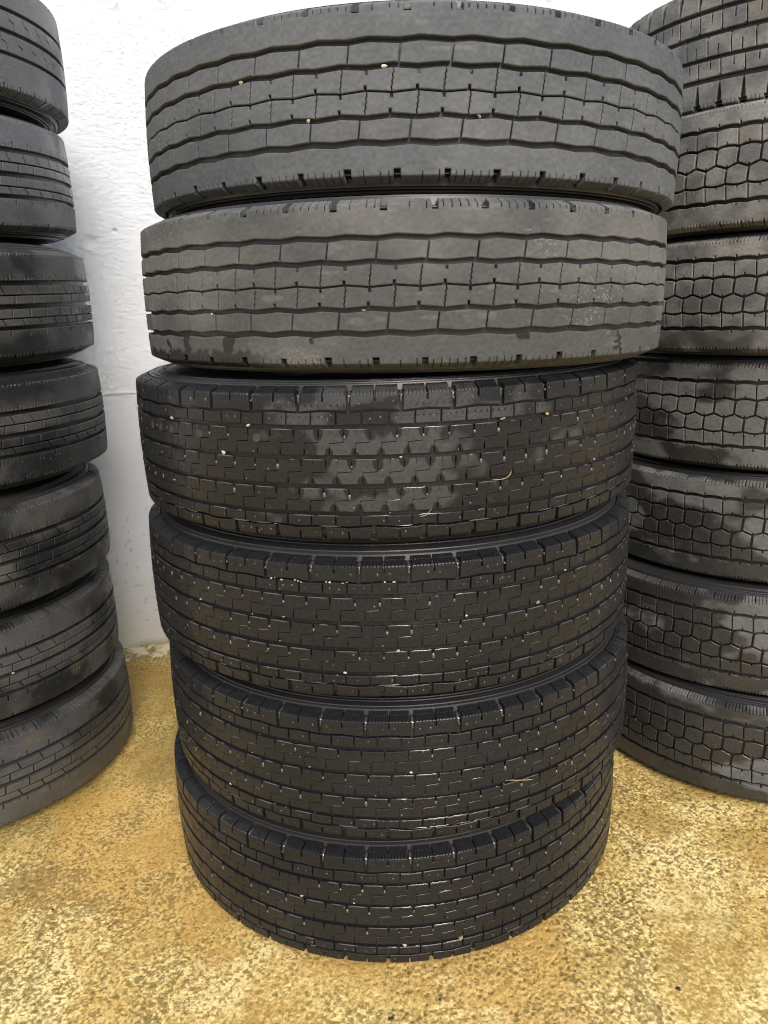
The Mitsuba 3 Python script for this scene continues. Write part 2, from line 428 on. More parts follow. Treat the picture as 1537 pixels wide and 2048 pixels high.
def kind_lug():
    """The four wet tyres: lugs on the shoulders, a row of small blocks, three ribs cut by stepped sipes."""
    k = Kind(0.520, 0.229, 80, 0.009)
    P, w = k.P, k.w
    T_ = lambda f: w / 2 - f * w
    wv = zig([(0.0, -0.0014), (0.5, 0.0014)], 2 * P)
    wd = zig([(0.0, 0.0014), (0.5, -0.0014)], 2 * P)

    def lug(sign):
        lo, hi = (T_(0.110), w / 2 + 0.024) if sign > 0 else (-w / 2 - 0.024, T_(0.920))
        g = band(lo, wv, hi, flat(P), 0, 2 * P, 2 * P) if sign > 0 else band(lo, flat(P), hi, wd, 0, 2 * P, 2 * P)
        e = sign * w / 2
        gap = Polygon([(-0.0046, e + sign * 0.05), (0.0046, e + sign * 0.05), (0.0042, e), (0.0022, e - sign * 0.04), (-0.0022, e - sign * 0.04), (-0.0042, e)])
        cuts = [gap, affinity.translate(gap, 2 * P, 0)]
        cuts.append(box(P - 0.0016, min(e - sign * 0.012, e + sign * 0.05), P + 0.0016, max(e - sign * 0.012, e + sign * 0.05)))
        for i in range(1, 14):
            if i == 7:
                continue
            s = 2 * P * i / 14
            cuts.append(box(s - 0.0002, min(e - sign * 0.0030, e + sign * 0.014), s + 0.0002, max(e - sign * 0.0030, e + sign * 0.014)))
        return main_part(g.difference(unary_union(cuts)))

    k.row('lug', [lug(1)], 2 * P, 0.3 * P, cham=0.0007)
    k.row('lug', [lug(-1)], 2 * P, 1.1 * P, cham=0.0007)
    for i in range(80):
        s = (i + 0.3) * P
        k.extra += [(s, w / 2 - 0.010, 0.7)] * (i % 2 == 0)

    def small(hi, fhi, lo, flo, ph, s):
        strip = band(lo, flo, hi, fhi, -P, 3 * P, 2 * P)
        return main_part(strip.intersection(cell_between([(s + 0.0006, hi), (s - 0.0006, lo)], P, 0.0026)))

    k.row('block', [small(T_(0.126), wv, T_(0.207), flat(P), 0, 0.5 * P)], 2 * P, 0.3 * P, 40)
    k.row('block', [small(T_(0.126), wv, T_(0.207), flat(P), 0, 1.5 * P)], 2 * P, 0.3 * P, 40)
    k.row('block', [small(T_(0.836), flat(P), T_(0.906), wd, 0, 0.5 * P)], 2 * P, 1.1 * P, 40)
    k.row('block', [small(T_(0.836), flat(P), T_(0.906), wd, 0, 1.5 * P)], 2 * P, 1.1 * P, 40)

    def rib(hi, lo, s):
        h = hi - lo
        b = s - 0.62 * P
        pts = [(s, hi + 0.002), (s - 0.0006, hi - 0.011), (s - 0.0012, lo + 0.50 * h), (b + 0.0018, lo + 0.46 * h), (b + 0.0008, lo + 0.011), (b, lo - 0.002)]
        strip = box(s - 3 * P, lo, s + 3 * P, hi)
        c = strip.intersection(cell_between(pts, P, 0.0005))
        cuts = []
        for q in (0, P):
            cuts.append(Polygon([(s + q - 0.0021, hi + 0.01), (s + q + 0.0021, hi + 0.01), (s + q + 0.0004, hi - 0.0105), (s + q - 0.0016, hi - 0.0105)]))
            cuts.append(Polygon([(b + q - 0.0019, lo - 0.01), (b + q + 0.0023, lo - 0.01), (b + q + 0.0018, lo + 0.009), (b + q + 0.0004, lo + 0.010)]))
            cuts.append(slit([(s + q - 0.0012, lo + 0.505 * h), (b + q + 0.0012, lo + 0.465 * h)], 0.0010))
        cuts.append(slit([(s + 0.48 * P, hi + 0.01), (s + 0.46 * P, hi - 0.007)], 0.0005))
        return main_part(c.difference(unary_union(cuts)))

    for n, (f0, f1) in enumerate(((0.239, 0.409), (0.443, 0.609), (0.645, 0.803))):
        ph = (0.1, 0.35, 0.2)[n] * P
        k.row('block', [rib(T_(f0), T_(f1), 0.0)], P, ph, cham=0.0006)
        for i in range(80):
            k.extra.append(((i * P + ph), T_(f0) - 0.0105, 1.0))
            k.film += [(i * P + ph + 0.0030, T_(f0) + 0.0004, (i + 1) * P + ph - 0.0030, T_(f0) + 0.0004, 0.75, 0.0010, -0.0012), (i * P + ph - 0.56 * P, T_(f1) + 0.465 * (f1 - f0) * w, i * P + ph - 0.04 * P, T_(f1) + 0.505 * (f1 - f0) * w, 0.22, 0.0008, -0.0010)]
    for i in range(80):
        s = (i + 0.3) * P
        k.extra += [(s + f * P, T_(0.166) + 0.001, 0.6) for f in (0.80, 1.20)] + [(s + 1.1 * P - 0.3 * P + f * P, T_(0.872), 0.6) for f in (0.0, 0.4)]
        if i % 2 == 0:
            k.extra += [(s + f * 2 * P, T_(0.055), 0.6) for f in (0.16, 0.38, 0.62, 0.84)] + [(s + 0.8 * P + f * 2 * P, T_(0.955), 0.6) for f in (0.16, 0.38, 0.62, 0.84)]
        k.film += [(s + 0.55 * P, T_(0.836) + 0.0003, s + 1.45 * P, T_(0.836) + 0.0003, 0.6, 0.0010, -0.0012), (s - 0.4 * P, T_(0.909), s + 0.5 * P, T_(0.909), 0.5, 0.0010, -0.0012)]
        if i % 2 == 0:
            k.film.append((s, w / 2 - 0.016, s, w / 2 + 0.019, 1.5, 0.0026, -0.0070))
        else:
            k.film.append((s, w / 2 - 0.008, s, w / 2 + 0.016, 0.5, 0.0012, -0.0050))
    return k


def kind_hex():
    """The honeycomb tyres of the right stack."""
    k = Kind(0.500, 0.236, 68, 0.011)
    P, w = k.P, k.w
    T_ = lambda f: w / 2 - f * w
    half = math.pi * k.R
    w1, w2, w4 = wave(P, 0.0026, 0.0, 6), wave(P, 0.0042, 0.05, 6), wave(P, 0.0042, 0.05, 6)
    down = lambda amp, ph: zig(sorted([((ph + i / 6) % 1.0, -amp * (abs(math.sin(math.pi * i / 6)) ** 0.8)) for i in range(6)]), P)
    w4, w5 = down(0.0042, 0.55), wave(P, 0.0028, 0.60, 6)
    z3 = zig([(0.05, 0.0045), (0.55, -0.0045)], P)
    up_ = band(T_(0.150), w1, w / 2 + 0.020, flat(P), -half + 1e-4, half - 1e-4, P)
    up_ = up_.difference(unary_union([edge_cuts(k, 1, 0.004, 0.004, 5, 0.006, P, 0.0, skip=0.1), edge_cuts(k, -1, 0.0042, 0.0045, 0, 0, P, 0.05 * P, at=T_(0.150) + 0.0005, jit=0.3)]))
    k.ring('shoulder_rib', up_)
    dn_ = band(-w / 2 - 0.020, flat(P), T_(0.830), w5, -half + 1e-4, half - 1e-4, P)
    dn_ = dn_.difference(unary_union([edge_cuts(k, -1, 0.004, 0.004, 5, 0.006, P, 0.4 * P, skip=0.1), edge_cuts(k, 1, 0.0042, 0.0030, 0, 0, P, 0.10 * P, at=T_(0.830) + 0.001, jit=0.3)]))
    k.ring('shoulder_rib', dn_)

    def mk(hi, fhi, lo, flo, s, gap, lean, notch=0):
        strip = band(lo, flo, hi, fhi, s - P, s + 2 * P, P)
        c = strip.intersection(cell_between([(s - lean, hi + 0.006), (s + lean * 0.2, (hi + lo) / 2), (s + lean, lo - 0.006)], P, gap))
        m = s + 0.5 * P
        if notch:
            q = box(m - 0.0016, lo + flo(m) - 1, m + 0.0016, lo + flo(m) + 0.0045) if notch < 0 else box(m - 0.0016, hi + fhi(m) - 0.0045, m + 0.0016, 1)
            c = c.difference(q)
        return main_part(c).buffer(-0.0008).buffer(0.0008, join_style='round', quad_segs=1)

    k.row('block', [mk(T_(0.188), w1, T_(0.328), w2, 0.0 * P, 0.0026, 0.0016, -1)], P)
    k.row('block', [mk(T_(0.352), w2, T_(0.487), z3, 0.05 * P, 0.0052, -0.0012, -1)], P)
    k.row('block', [mk(T_(0.509), z3, T_(0.637), w4, 0.55 * P, 0.0052, -0.0012, 0)], P)
    k.row('block', [mk(T_(0.657), w4, T_(0.793), w5, 0.60 * P, 0.0028, 0.0016, 1)], P)
    for i in range(68):
        k.extra += [((i + 0.10) * P, T_(0.506) + 0.002, 0.8), ((i + 0.1) * P, T_(0.835), 0.7)]
    return k


def kind_rib(N=60, slant=0.0085, gap=0.0024, teeth=4):
    """The ribbed tyres of the left stack: two double rows of thin blocks between plain shoulders."""
    k = Kind(0.444, 0.215, N, 0.012)
    P, w = k.P, k.w
    T_ = lambda f: w / 2 - f * w
    half = math.pi * k.R
    up_ = box(-half + 1e-4, T_(0.262), half - 1e-4, w / 2 + 0.026)
    slots = lambda sg, ph: unary_union([box(-half + (i + ph) * P - 0.0011, min(sg * (w / 2 + 0.006), sg * (w / 2 + 0.022)), -half + (i + ph) * P + 0.0011, max(sg * (w / 2 + 0.006), sg * (w / 2 + 0.022))) for i in range(N)])
    up_ = up_.difference(unary_union([edge_cuts(k, 1, 0.004, 0.0045, 4, 0.005, P, 0.0, skip=0.15, jit=0.3), edge_cuts(k, -1, 0.0036, 0.0125, teeth, 0.006, P, 0.4 * P, at=T_(0.262), jit=0.2, skip=0.1), slots(1, 0.5)]))
    dn_ = box(-half + 1e-4, -w / 2 - 0.026, half - 1e-4, T_(0.745))
    dn_ = dn_.difference(unary_union([edge_cuts(k, -1, 0.005, 0.0055, 4, 0.006, P, 0.2 * P, skip=0.15, jit=0.3), edge_cuts(k, 1, 0.0036, 0.0125, teeth, 0.006, P, 0.1 * P, at=T_(0.745), jit=0.2, skip=0.1), slots(-1, 0.3)]))
    k.ring('shoulder_rib', up_)
    k.ring('shoulder_rib', dn_)
    f = flat(P)

    def mk(hi, lo, s, lean):
        return main_part(box(s - P, lo, s + 2 * P, hi).intersection(cell_between([(s - lean, hi), (s + lean, lo)], P, gap)))

    for (hi, lo, s, lean) in ((0.312, 0.398, 0.0, slant / 2), (0.411, 0.490, 0.55, -0.0012), (0.541, 0.625, 0.3, -0.0012), (0.638, 0.704, 0.85, slant / 2)):
        k.row('block', [mk(T_(hi), T_(lo), s * P, lean)], P)
    for i in range(N):
        k.extra += [((i + 0.35) * P, T_(0.745) - 0.012, 0.9)]
    return k


def kind_step():
    """The topmost tyre of the left stack: three grooves, two ribs with angular sipes."""
    k = Kind(0.444, 0.215, 62, 0.010)
    P, w = k.P, k.w
    T_ = lambda f: w / 2 - f * w
    half = math.pi * k.R
    up_ = box(-half + 1e-4, T_(0.27), half - 1e-4, w / 2 + 0.022).difference(edge_cuts(k, 1, 0.004, 0.0045, 4, 0.005, P, 0.0, skip=0.15))
    dn_ = box(-half + 1e-4, -w / 2 - 0.026, half - 1e-4, T_(0.705))
    dn_ = dn_.difference(unary_union([edge_cuts(k, -1, 0.005, 0.009, 4, 0.007, P, 0.2 * P, skip=0.1), edge_cuts(k, 1, 0.0, 0, 5, 0.004, P, 0.1 * P, at=T_(0.705), skip=0.3)]))
    k.ring('shoulder_rib', up_)
    k.ring('shoulder_rib', dn_)
    for hi, lo, s in ((0.305, 0.465, 0.0), (0.505, 0.670, 0.4)):
        h, l = T_(hi), T_(lo)
        m = (h + l) / 2
        pts = [(-0.004, h), (-0.002, m + 0.003), (0.010, m - 0.002), (0.012, l)]
        b = main_part(box(-P, l, 2.5 * P, h).intersection(cell_between(pts, P, 0.0015)))
        k.row('block', [b], P, s * P)
    return k


def kind_slot():
    """The topmost tyre of the right stack: heavy slotted block rows."""
    k = Kind(0.500, 0.240, 60, 0.012)
    P, w = k.P, k.w
    T_ = lambda f: w / 2 - f * w
    f = flat(P)

    def shoulder(sign, edge):
        e = sign * w / 2
        lo, hi = (T_(edge), w / 2 + 0.024) if sign > 0 else (-w / 2 - 0.024, T_(edge))
        gap = Polygon([(-0.0066, e + sign * 0.05), (0.0066, e + sign * 0.05), (0.0060, e - sign * 0.014), (0.0014, T_(edge)), (-0.0014, T_(edge)), (-0.0060, e - sign * 0.014)]).buffer(0)
        cuts = [gap, affinity.translate(gap, P, 0)] + [box(P * j / 6 - 0.0006, min(e - sign * 0.007, e + sign * 0.03), P * j / 6 + 0.0006, max(e - sign * 0.007, e + sign * 0.03)) for j in range(1, 6)]
        return main_part(box(0, lo, P, hi).difference(unary_union(cuts)))

    k.row('lug', [shoulder(1, 0.19)], P, 0)
    k.row('lug', [shoulder(-1, 0.80)], P, 0.2 * P)

    def mk(hi, lo, ph, flip):
        h, l = T_(hi), T_(lo)
        b = box(0.0013, l, P - 0.0013, h)
        b = affinity.skew(b, xs=-6, origin=(0, (h + l) / 2))
        x = P / 2 + (0.001 if flip else -0.001)
        b = b.difference(slit([(x, h + 0.01), (x + 0.001, l + 0.45 * (h - l))] if flip else [(x, l - 0.01), (x - 0.001, h - 0.45 * (h - l))], 0.0028))
        corner = 0.004
        y = l if flip else h
        cx = P if flip else 0.0
        return main_part(b.difference(Polygon([(cx - corner, y), (cx, y + (corner if flip else -corner)), (cx + corner, y), (cx, y - (corner if flip else -corner))])))

    for n, (hi, lo) in enumerate(((0.232, 0.385), (0.425, 0.585), (0.622, 0.755))):
        k.row('block', [mk(hi, lo, 0, n % 2 == 0)], P, (0.1, 0.55, 0.2, 0.75)[n] * P)
    return k


# ------------------------------------------------------------------ tyres
def tube(pts, rad, sides=6):
    pts = np.array(pts, float)
    tg = np.gradient(pts, axis=0)
    tg /= np.linalg.norm(tg, axis=1, keepdims=True)
    a_ = np.cross(tg, [0.3, 0.2, 1.0])
    a_ /= np.linalg.norm(a_, axis=1, keepdims=True)
    b_ = np.cross(tg, a_)
    an = np.arange(sides) * 2 * np.pi / sides
    rr = rad * np.interp(np.linspace(0, 1, len(pts)), [0, .1, .9, 1], [.4, 1, .9, .2])
    v = (pts[:, None] + rr[:, None, None] * (np.cos(an)[None, :, None] * a_[:, None] + np.sin(an)[None, :, None] * b_[:, None])).reshape(-1, 3)
    i_, j_ = np.meshgrid(np.arange(len(pts) - 1), np.arange(sides), indexing='ij')
    qd = np.stack([i_ * sides + j_, i_ * sides + (j_ + 1) % sides, (i_ + 1) * sides + (j_ + 1) % sides, (i_ + 1) * sides + j_], -1).reshape(-1, 4)
    return v, qd


def revolve(prof, seg=168):
    """Surface of revolution of (r, z) points; smooth unless two points repeat (then a crease)."""
    prof = np.array(prof)
    th = np.linspace(0, 2 * np.pi, seg, endpoint=False)
    v = np.stack([prof[None, :, 0] * np.cos(th)[:, None], prof[None, :, 0] * np.sin(th)[:, None], np.broadcast_to(prof[None, :, 1], (seg, len(prof)))], -1).reshape(-1, 3)
    n = len(prof)
    i, j = np.meshgrid(np.arange(seg), np.arange(n - 1), indexing='ij')
    a, b = i * n + j, ((i + 1) % seg) * n + j
    keep = (np.abs(np.diff(prof, axis=0)).sum(1) > 1e-9)[j].ravel()
    q = np.stack([a, b, b + 1, a + 1], -1).reshape(-1, 4)[keep]
    return v, np.vstack([q[:, [0, 1, 2]], q[:, [0, 2, 3]]])


def crease(pts, lim=28):
    out = [pts[0]]
    for a, b, c in zip(pts, pts[1:], pts[2:]):
        u, v = np.subtract(b, a), np.subtract(c, b)
        ang = math.degrees(math.acos(np.clip(np.dot(u, v) / (np.linalg.norm(u) * np.linalg.norm(v) + 1e-12), -1, 1)))
        out += [b, b] if ang > lim else [b]
    return out + [pts[-1]]


def sidewall(k, h, sign):
    R, dep = k.R, k.depth
    e = k.at(np.array([0.0]), np.array([k.w / 2 + 0.020]), np.array([-dep]))[0]
    e2 = k.at(np.array([0.0]), np.array([k.w / 2 + 0.027]), np.array([0.0]))[0]
    r0, z0 = -e[1], e[2]
    pts = [(r0, z0 - 0.001), (-e2[1] - 0.001, e2[2])]
    r1, z1 = pts[-1]
    rb = R - 0.118
    for i in range(1, 13):                                           # out to the widest place
        f = i / 12
        pts.append((r1 + (rb - r1) * f, z1 + (h - z1) * math.sin(f * math.pi / 2) ** 1.0))
    for d in (0.010, 0.019, 0.030):                                  # moulded rings below the shoulder
        i = min(range(2, len(pts)), key=lambda q: abs(pts[q][0] - (r1 - d)))
        r, z = pts[i]
        pts[i:i + 1] = [(r + 0.0022, z), (r + 0.0016, z + 0.0016), (r - 0.0008, z + 0.0018), (r - 0.0022, z + 0.0004)]
    for f in np.linspace(0.1, 1, 9):
        pts.append((rb - 0.095 * f, h - 0.036 * f ** 1.7))
    r, z = pts[-1]
    pts += [(r - 0.012, z - 0.004), (r - 0.022, z - 0.014), (r - 0.024, z - 0.030), (r - 0.012, z - 0.036)]
    pts = crease(pts)
    if sign < 0:
        pts = [(r, -z) for r, z in pts][::-1]
    return revolve(pts)


def base_ring(k):
    t = np.concatenate([np.linspace(-k.w / 2 - 0.026, -k.w / 2 - RC, 4), np.linspace(-k.w / 2 + RC, k.w / 2 - RC, 9), np.linspace(k.w / 2 + RC, k.w / 2 + 0.026, 4)])
    q = k.at(np.zeros(len(t)), t, np.full(len(t), -k.depth + 0.0008))
    return revolve([(-y, z) for _, y, z in q][::1], 200)


def liner(k, h):
    R = k.R
    pts = [(R - 0.232, -(h - 0.085)), (R - 0.17, -(h - 0.030)), (R - 0.10, -(h - 0.022)), (R - 0.045, -(h - 0.045)), (R - 0.036, 0), (R - 0.045, h - 0.045), (R - 0.10, h - 0.022), (R - 0.17, h - 0.030), (R - 0.232, h - 0.085)]
    return revolve(pts[::-1], 96)


KINDS = {'block': kind_block(), 'lug': kind_lug(), 'hex': kind_hex(), 'rib': kind_rib(), 'step': kind_step(), 'slot': kind_slot(), 'brick': kind_rib(50, 0.006, 0.0032, 2)}
for kn, k in KINDS.items():
    k.base = mikit.ply(base_ring(k), 'wet_groove' if kn == 'lug' else 'rubber_side', smooth=True)
    k.ply = {}
BEAD = trimesh.creation.icosphere(1)


def frame(c, ax, ay):
    n = np.array([ax, ay, 1.0])
    n /= np.linalg.norm(n)
    u = np.cross([0, 1, 0], n)
    u /= np.linalg.norm(u)
    M = np.eye(4)
    M[:3, 0], M[:3, 1], M[:3, 2], M[:3, 3] = u, np.cross(n, u), n, c
    return M


def rot_z(a):
    M = np.eye(4)
    M[0, 0], M[0, 1], M[1, 0], M[1, 1] = math.cos(a), -math.sin(a), math.sin(a), math.cos(a)
    return M


def in_view(p, n, occl):
    """Does the photograph show this piece: turned to the camera, in the frame, not behind the middle stack?"""
    d = p - EYE
    if np.dot(-d, n) < 0.06 * np.linalg.norm(d):
        return False
    z = d @ fwd
    x, y = d @ np.cross(fwd, up) / z * FOCAL, -(d @ up) / z * FOCAL
    if abs(x) > 780 or abs(y) > 1035:
        return False
    if occl:
        ab = d[:2]
        t = np.clip(np.dot(MID - EYE[:2], ab) / np.dot(ab, ab), 0, 1)
        if np.linalg.norm(EYE[:2] + t * ab - MID) < 0.49:
            return False
    return True


MID = np.array([0.03, 1.68])
count = {}


def numbered(name):
    n = count.get(name, 0)
    count[name] = n + 1
    return name if n == 0 else f'{name}_{n:03d}'


PLACE = {}


def tyre(code, kind, c, ax, ay, R, h, mat, label, group, beads=0.0, turn=0.0):
    k = KINDS[kind]
    key = numbered('truck_tyre')
    labels[key] = {'label': label, 'category': 'tyre', 'group': group}
    M = frame(c, ax, ay) @ np.diag([R / k.R, R / k.R, 1, 1])
    PLACE[code] = (M, k)
    to = lambda A: T(A)
    for sg in (1, -1):
        scene[numbered(key + '__sidewall')] = {**mikit.ply(sidewall(k, h, sg), 'rubber_side', smooth=True), 'to_world': to(M)}
    scene[key + '__inner_liner'] = {**mikit.ply(liner(k, h), 'rubber_side', smooth=True), 'to_world': to(M)}
    tr = key + '__tread'
    scene[tr] = {**k.base, 'to_world': to(M)}
    rest, off = [], 0
    r = random.Random(hash(code) if False else sum(map(ord, code)) * 7)
    for i, (name, meshes, places) in enumerate(k.pieces):
        for s in places:
            (v, f), cen, t = meshes[0]
            a = turn if s is None else turn + (s + cen) / k.R
            A = M @ rot_z(a)
            th = a
            lift = 1 + r.uniform(-0.0008, 0.0004)                    # no two blocks are worn quite alike
            wob = np.eye(4)
            if s is not None:
                wob = np.diag([lift, lift, 1, 1.0])
            pos = (M @ np.array([k.R * math.sin(th), -k.R * math.cos(th), t, 1]))[:3]
            nrm = M[:3, :3] @ np.array([math.sin(th), -math.cos(th), 0])
            if s is None or in_view(pos, nrm / np.linalg.norm(nrm), code[0] == 'R'):
                if (i, mat) not in k.ply:
                    k.ply[i, mat] = mikit.ply((v, f), mat, smooth=True)
                scene[numbered(tr + '__' + name)] = {**k.ply[i, mat], 'to_world': to(A @ wob)}
            else:
                q = rot_z(a)[:3, :3]
                rest.append((v @ q.T, f + off))
                off += len(v)
    if rest:
        rk = tr + '__block_band'
        scene[rk] = {**mikit.ply((np.vstack([x[0] for x in rest]), np.vstack([x[1] for x in rest])), mat, smooth=True), 'to_world': to(M)}
        labels[rk] = {'label': 'moulded tread blocks on the unseen side of the tyre', 'kind': 'stuff'}
    if beads and k.extra:
        vs, fs, off = [], [], 0
        for (s, t, sc) in k.extra:
            if r.random() > beads:
                continue
            th = turn + s / k.R + r.uniform(-0.001, 0.001)
            th = (th + math.pi) % (2 * math.pi) - math.pi
            if abs(th) > 1.35:
                continue
            rad = sc * r.uniform(0.0018, 0.0031)
            b = BEAD.vertices * np.array([rad, rad, rad * r.uniform(1.0, 1.9)])
            q = rot_z(th)[:3, :3]
            ctr = k.at(np.array([0.0]), np.array([t + r.uniform(-0.002, 0.001)]), np.array([-0.0012]))[0]
            vs.append((b + ctr) @ q.T)
            fs.append(BEAD.faces + off)
            off += len(b)
        for _ in range(int(110 * beads)):                            # loose drops anywhere on the tread
            th, t, rad = r.uniform(-1.3, 1.3), r.uniform(-0.48, 0.48) * k.w, r.uniform(0.0009, 0.0019)
            q = rot_z(th)[:3, :3]
            ctr = k.at(np.array([0.0]), np.array([t]), np.array([0.0]))[0]
            vs.append((BEAD.vertices * np.array([rad, rad * 0.6, rad]) + ctr) @ q.T)
            fs.append(BEAD.faces + off)
            off += len(BEAD.vertices)
        for s0, t0, s1, t1, chance, rad, h in k.film:
            th0, th1 = turn + s0 / k.R, turn + s1 / k.R
            if r.random() > chance * min(1, beads * 1.4) or abs(((th0 + math.pi) % (2 * math.pi)) - math.pi) > 1.35:
                continue
            a0, a1 = sorted(r.uniform(0, 1) for _ in range(2)) if r.random() < 0.3 and s0 != s1 else (0.0, 1.0)
            u_ = np.linspace(a0, a1, 5 if s0 != s1 else 9)
            path = k.at(k.R * (th0 + u_ * (th1 - th0)), t0 + u_ * (t1 - t0), np.full(len(u_), h))
            v_, q_ = tube(path, rad * r.uniform(0.8, 1.25), 7)
            vs.append(v_)
            fs.append(np.vstack([q_[:, [0, 1, 2]], q_[:, [0, 2, 3]]]) + off)
            off += len(v_)
        wk = key + '__water_drops'
        scene[wk] = {**mikit.ply((np.vstack(vs), np.vstack(fs)), 'water', smooth=True), 'to_world': to(M)}
        labels[wk] = {'label': 'rain drops clinging to the wet tread', 'kind': 'stuff'}
    return key


G0, G1, G2 = 'truck tyres in the middle stack', 'truck tyres in the left stack', 'truck tyres in the right stack'
tyre('C1', 'block', (0.0758, 1.737, 1.5115), 0.0185, 0.0031, 0.526, 0.133, 'rubber_middle', 'dry grey block-tread tyre at the very top of the middle stack', G0, turn=0.050)
tyre('C2', 'block', (0.0503, 1.6697, 1.2461), 0.0094, -0.0006, 0.5166, 0.132, 'rubber_middle', 'dusty dry grey block-tread tyre second from the top of the middle stack', G0, turn=0.021)
tyre('C3', 'lug', (0.0124, 1.6703, 0.9832), -0.0062, -0.0097, 0.5149, 0.131, 'rubber_middle', 'half wet black tyre with pale drying patches in the middle stack', G0, 0.55, 0.013)
tyre('C4', 'lug', (0.0098, 1.6777, 0.7012), -0.0031, 0.0024, 0.5191, 0.151, 'rubber_middle', 'wet black tyre with pale grit in its upper groove, fourth of the middle stack', G0, 0.7, 0.031)
tyre('C5', 'lug', (0.0244, 1.6889, 0.4154), -0.0109, 0.0063, 0.5212, 0.135, 'rubber_middle', 'wet black tyre with a straight straw, second from the ground in the middle stack', G0, 0.6, 0.006)
tyre('C6', 'lug', (0.0084, 1.70, 0.140), -0.0141, -0.0035, 0.5237, 0.140, 'rubber_middle', 'wet black tyre at the bottom of the middle stack, lying on the yellow concrete', G0, 0.5, 0.022)
for code, kind, c, ax, ay, R, h, lab, bd in (
        ('L1', 'step', (-1.1822, 1.9799, 1.7949), -.0007, -.0066, .4456, .136, 'pale grey tyre with angular sipes at the very top of the left stack', 0),
        ('L2', 'rib', (-1.1938, 1.9757, 1.5242), -.0068, -.045, .4432, .135, 'grey ribbed tyre second from the top of the left stack', 0),
        ('L3', 'rib', (-1.1765, 1.9523, 1.2463), -.0024, -.0246, .4466, .141, 'dark ribbed tyre third from the top of the left stack', .3),
        ('L4', 'rib', (-1.1777, 1.9639, .9676), -.0031, -.0127, .4457, .138, 'dark ribbed tyre fourth from the ground in the left stack', .6),
        ('L5', 'rib', (-1.1927, 1.9337, .6843), -.0183, -.0203, .4442, .143, 'black ribbed tyre with brown mud patches, third from the ground in the left stack', .5),
        ('L6', 'rib', (-1.2055, 1.9565, .4102), -.0072, -.0071, .4419, .133, 'wet black ribbed tyre with a tan pebble, second from the ground, left stack', .6),
        ('L7', 'brick', (-1.1967, 1.9582, .1361), -.0178, .0038, .4439, .1361, 'mud-filmed tyre at the bottom of the left stack, on the concrete', .2)):
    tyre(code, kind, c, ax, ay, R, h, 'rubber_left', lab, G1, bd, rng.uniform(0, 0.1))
for code, kind, c, ax, ay, R, h, lab, bd in (
        ('R1', 'slot', (1.1338, 2.1666, 1.748), .005, -.0171, .4986, .130, 'pale dusty tyre with slotted blocks at the very top of the right stack', 0),
        ('R2', 'hex', (1.115, 2.1603, 1.4891), -.0011, .0083, .5009, .131, 'dusty brownish honeycomb-tread tyre second from the top of the right stack', .2),
        ('R3', 'hex', (1.114, 2.1723, 1.2196), -.0014, .0033, .5009, .138, 'grey honeycomb-tread tyre third from the top of the right stack', .3),
        ('R4', 'hex', (1.1249, 2.205, .9461), .0001, -.0028, .4976, .136, 'dark grey honeycomb-tread tyre fourth from the ground in the right stack', .4),
        ('R5', 'hex', (1.1157, 2.1974, .6704), -.0037, -.0021, .4996, .137, 'honeycomb-tread tyre with ochre mud stains, third from the ground in the right stack', .4),
        ('R6', 'hex', (1.074, 2.1495, .4014), -.0007, .0008, .5005, .133, 'half wet honeycomb-tread tyre second from the ground in the right stack', .5),
        ('R7', 'hex', (1.0818, 2.101, .1337), .0035, .0044, .5006, .1337, 'dark honeycomb-tread tyre at the bottom of the right stack, on the concrete', .3)):
    tyre(code, kind, c, ax, ay, R, h, 'rubber_right', lab, G2, bd, rng.uniform(0, 0.1))

# ------------------------------------------------------------------ ground
xs = np.concatenate([-np.geomspace(60, 1.6, 26)[:-1], np.arange(-1.6, 1.6001, 0.0036), np.geomspace(1.6, 60, 26)[1:]])
ys = np.concatenate([-np.geomspace(60, 0.3, 30), np.geomspace(0.3, 0.86, 8)[:-1], np.arange(0.86, 2.75, 0.0036), np.geomspace(2.76, 60, 20)])
X, Y = np.meshgrid(xs, ys)
q = np.stack([X, Y, np.zeros_like(X)], -1)
near = np.clip(1 - (np.abs(X) - 1.5) / 1.0, 0, 1) * np.clip(1 - (np.abs(Y - 1.8) - 1.1) / 1.0, 0, 1)
rel = 0.0014 * (meshkit.fbm(q * 9, 3, 1) - 0.5) + 0.0012 * (meshkit.fbm(q * 46, 3, 4) - 0.5) + 0.0006 * (meshkit.noise(q * 120, 9) - 0.5)
pits = nrng.uniform([-1.4, 0.85], [1.4, 2.6], (19000, 2))
dens = meshkit.fbm(np.c_[pits * 3.0, np.zeros(len(pits))], 3, 21) + np.clip((pits[:, 0] - 0.05) * 0.8, -0.25, 0.2)
pits = pits[dens > 0.56]
size = nrng.uniform(0.0030, 0.0062, len(pits))
d, i = cKDTree(pits).query(q[..., :2].reshape(-1, 2), k=1)
pit = np.clip(1 - (d / size[i]) ** 3, 0, 1).reshape(X.shape)
rel = rel - 0.0022 * pit
Zg = (rel - 0.0008) * near
nx = len(xs)
a = (np.arange(len(ys) - 1)[:, None] * nx + np.arange(nx - 1)[None]).ravel()
scene['ground'] = mikit.ply((np.stack([X, Y, Zg], -1).reshape(-1, 3), np.stack([a, a + 1, a + nx + 1, a + nx], 1)), 'concrete', smooth=True)
labels['ground'] = {'kind': 'structure', 'label': 'yellow-brown stained pitted concrete yard floor'}

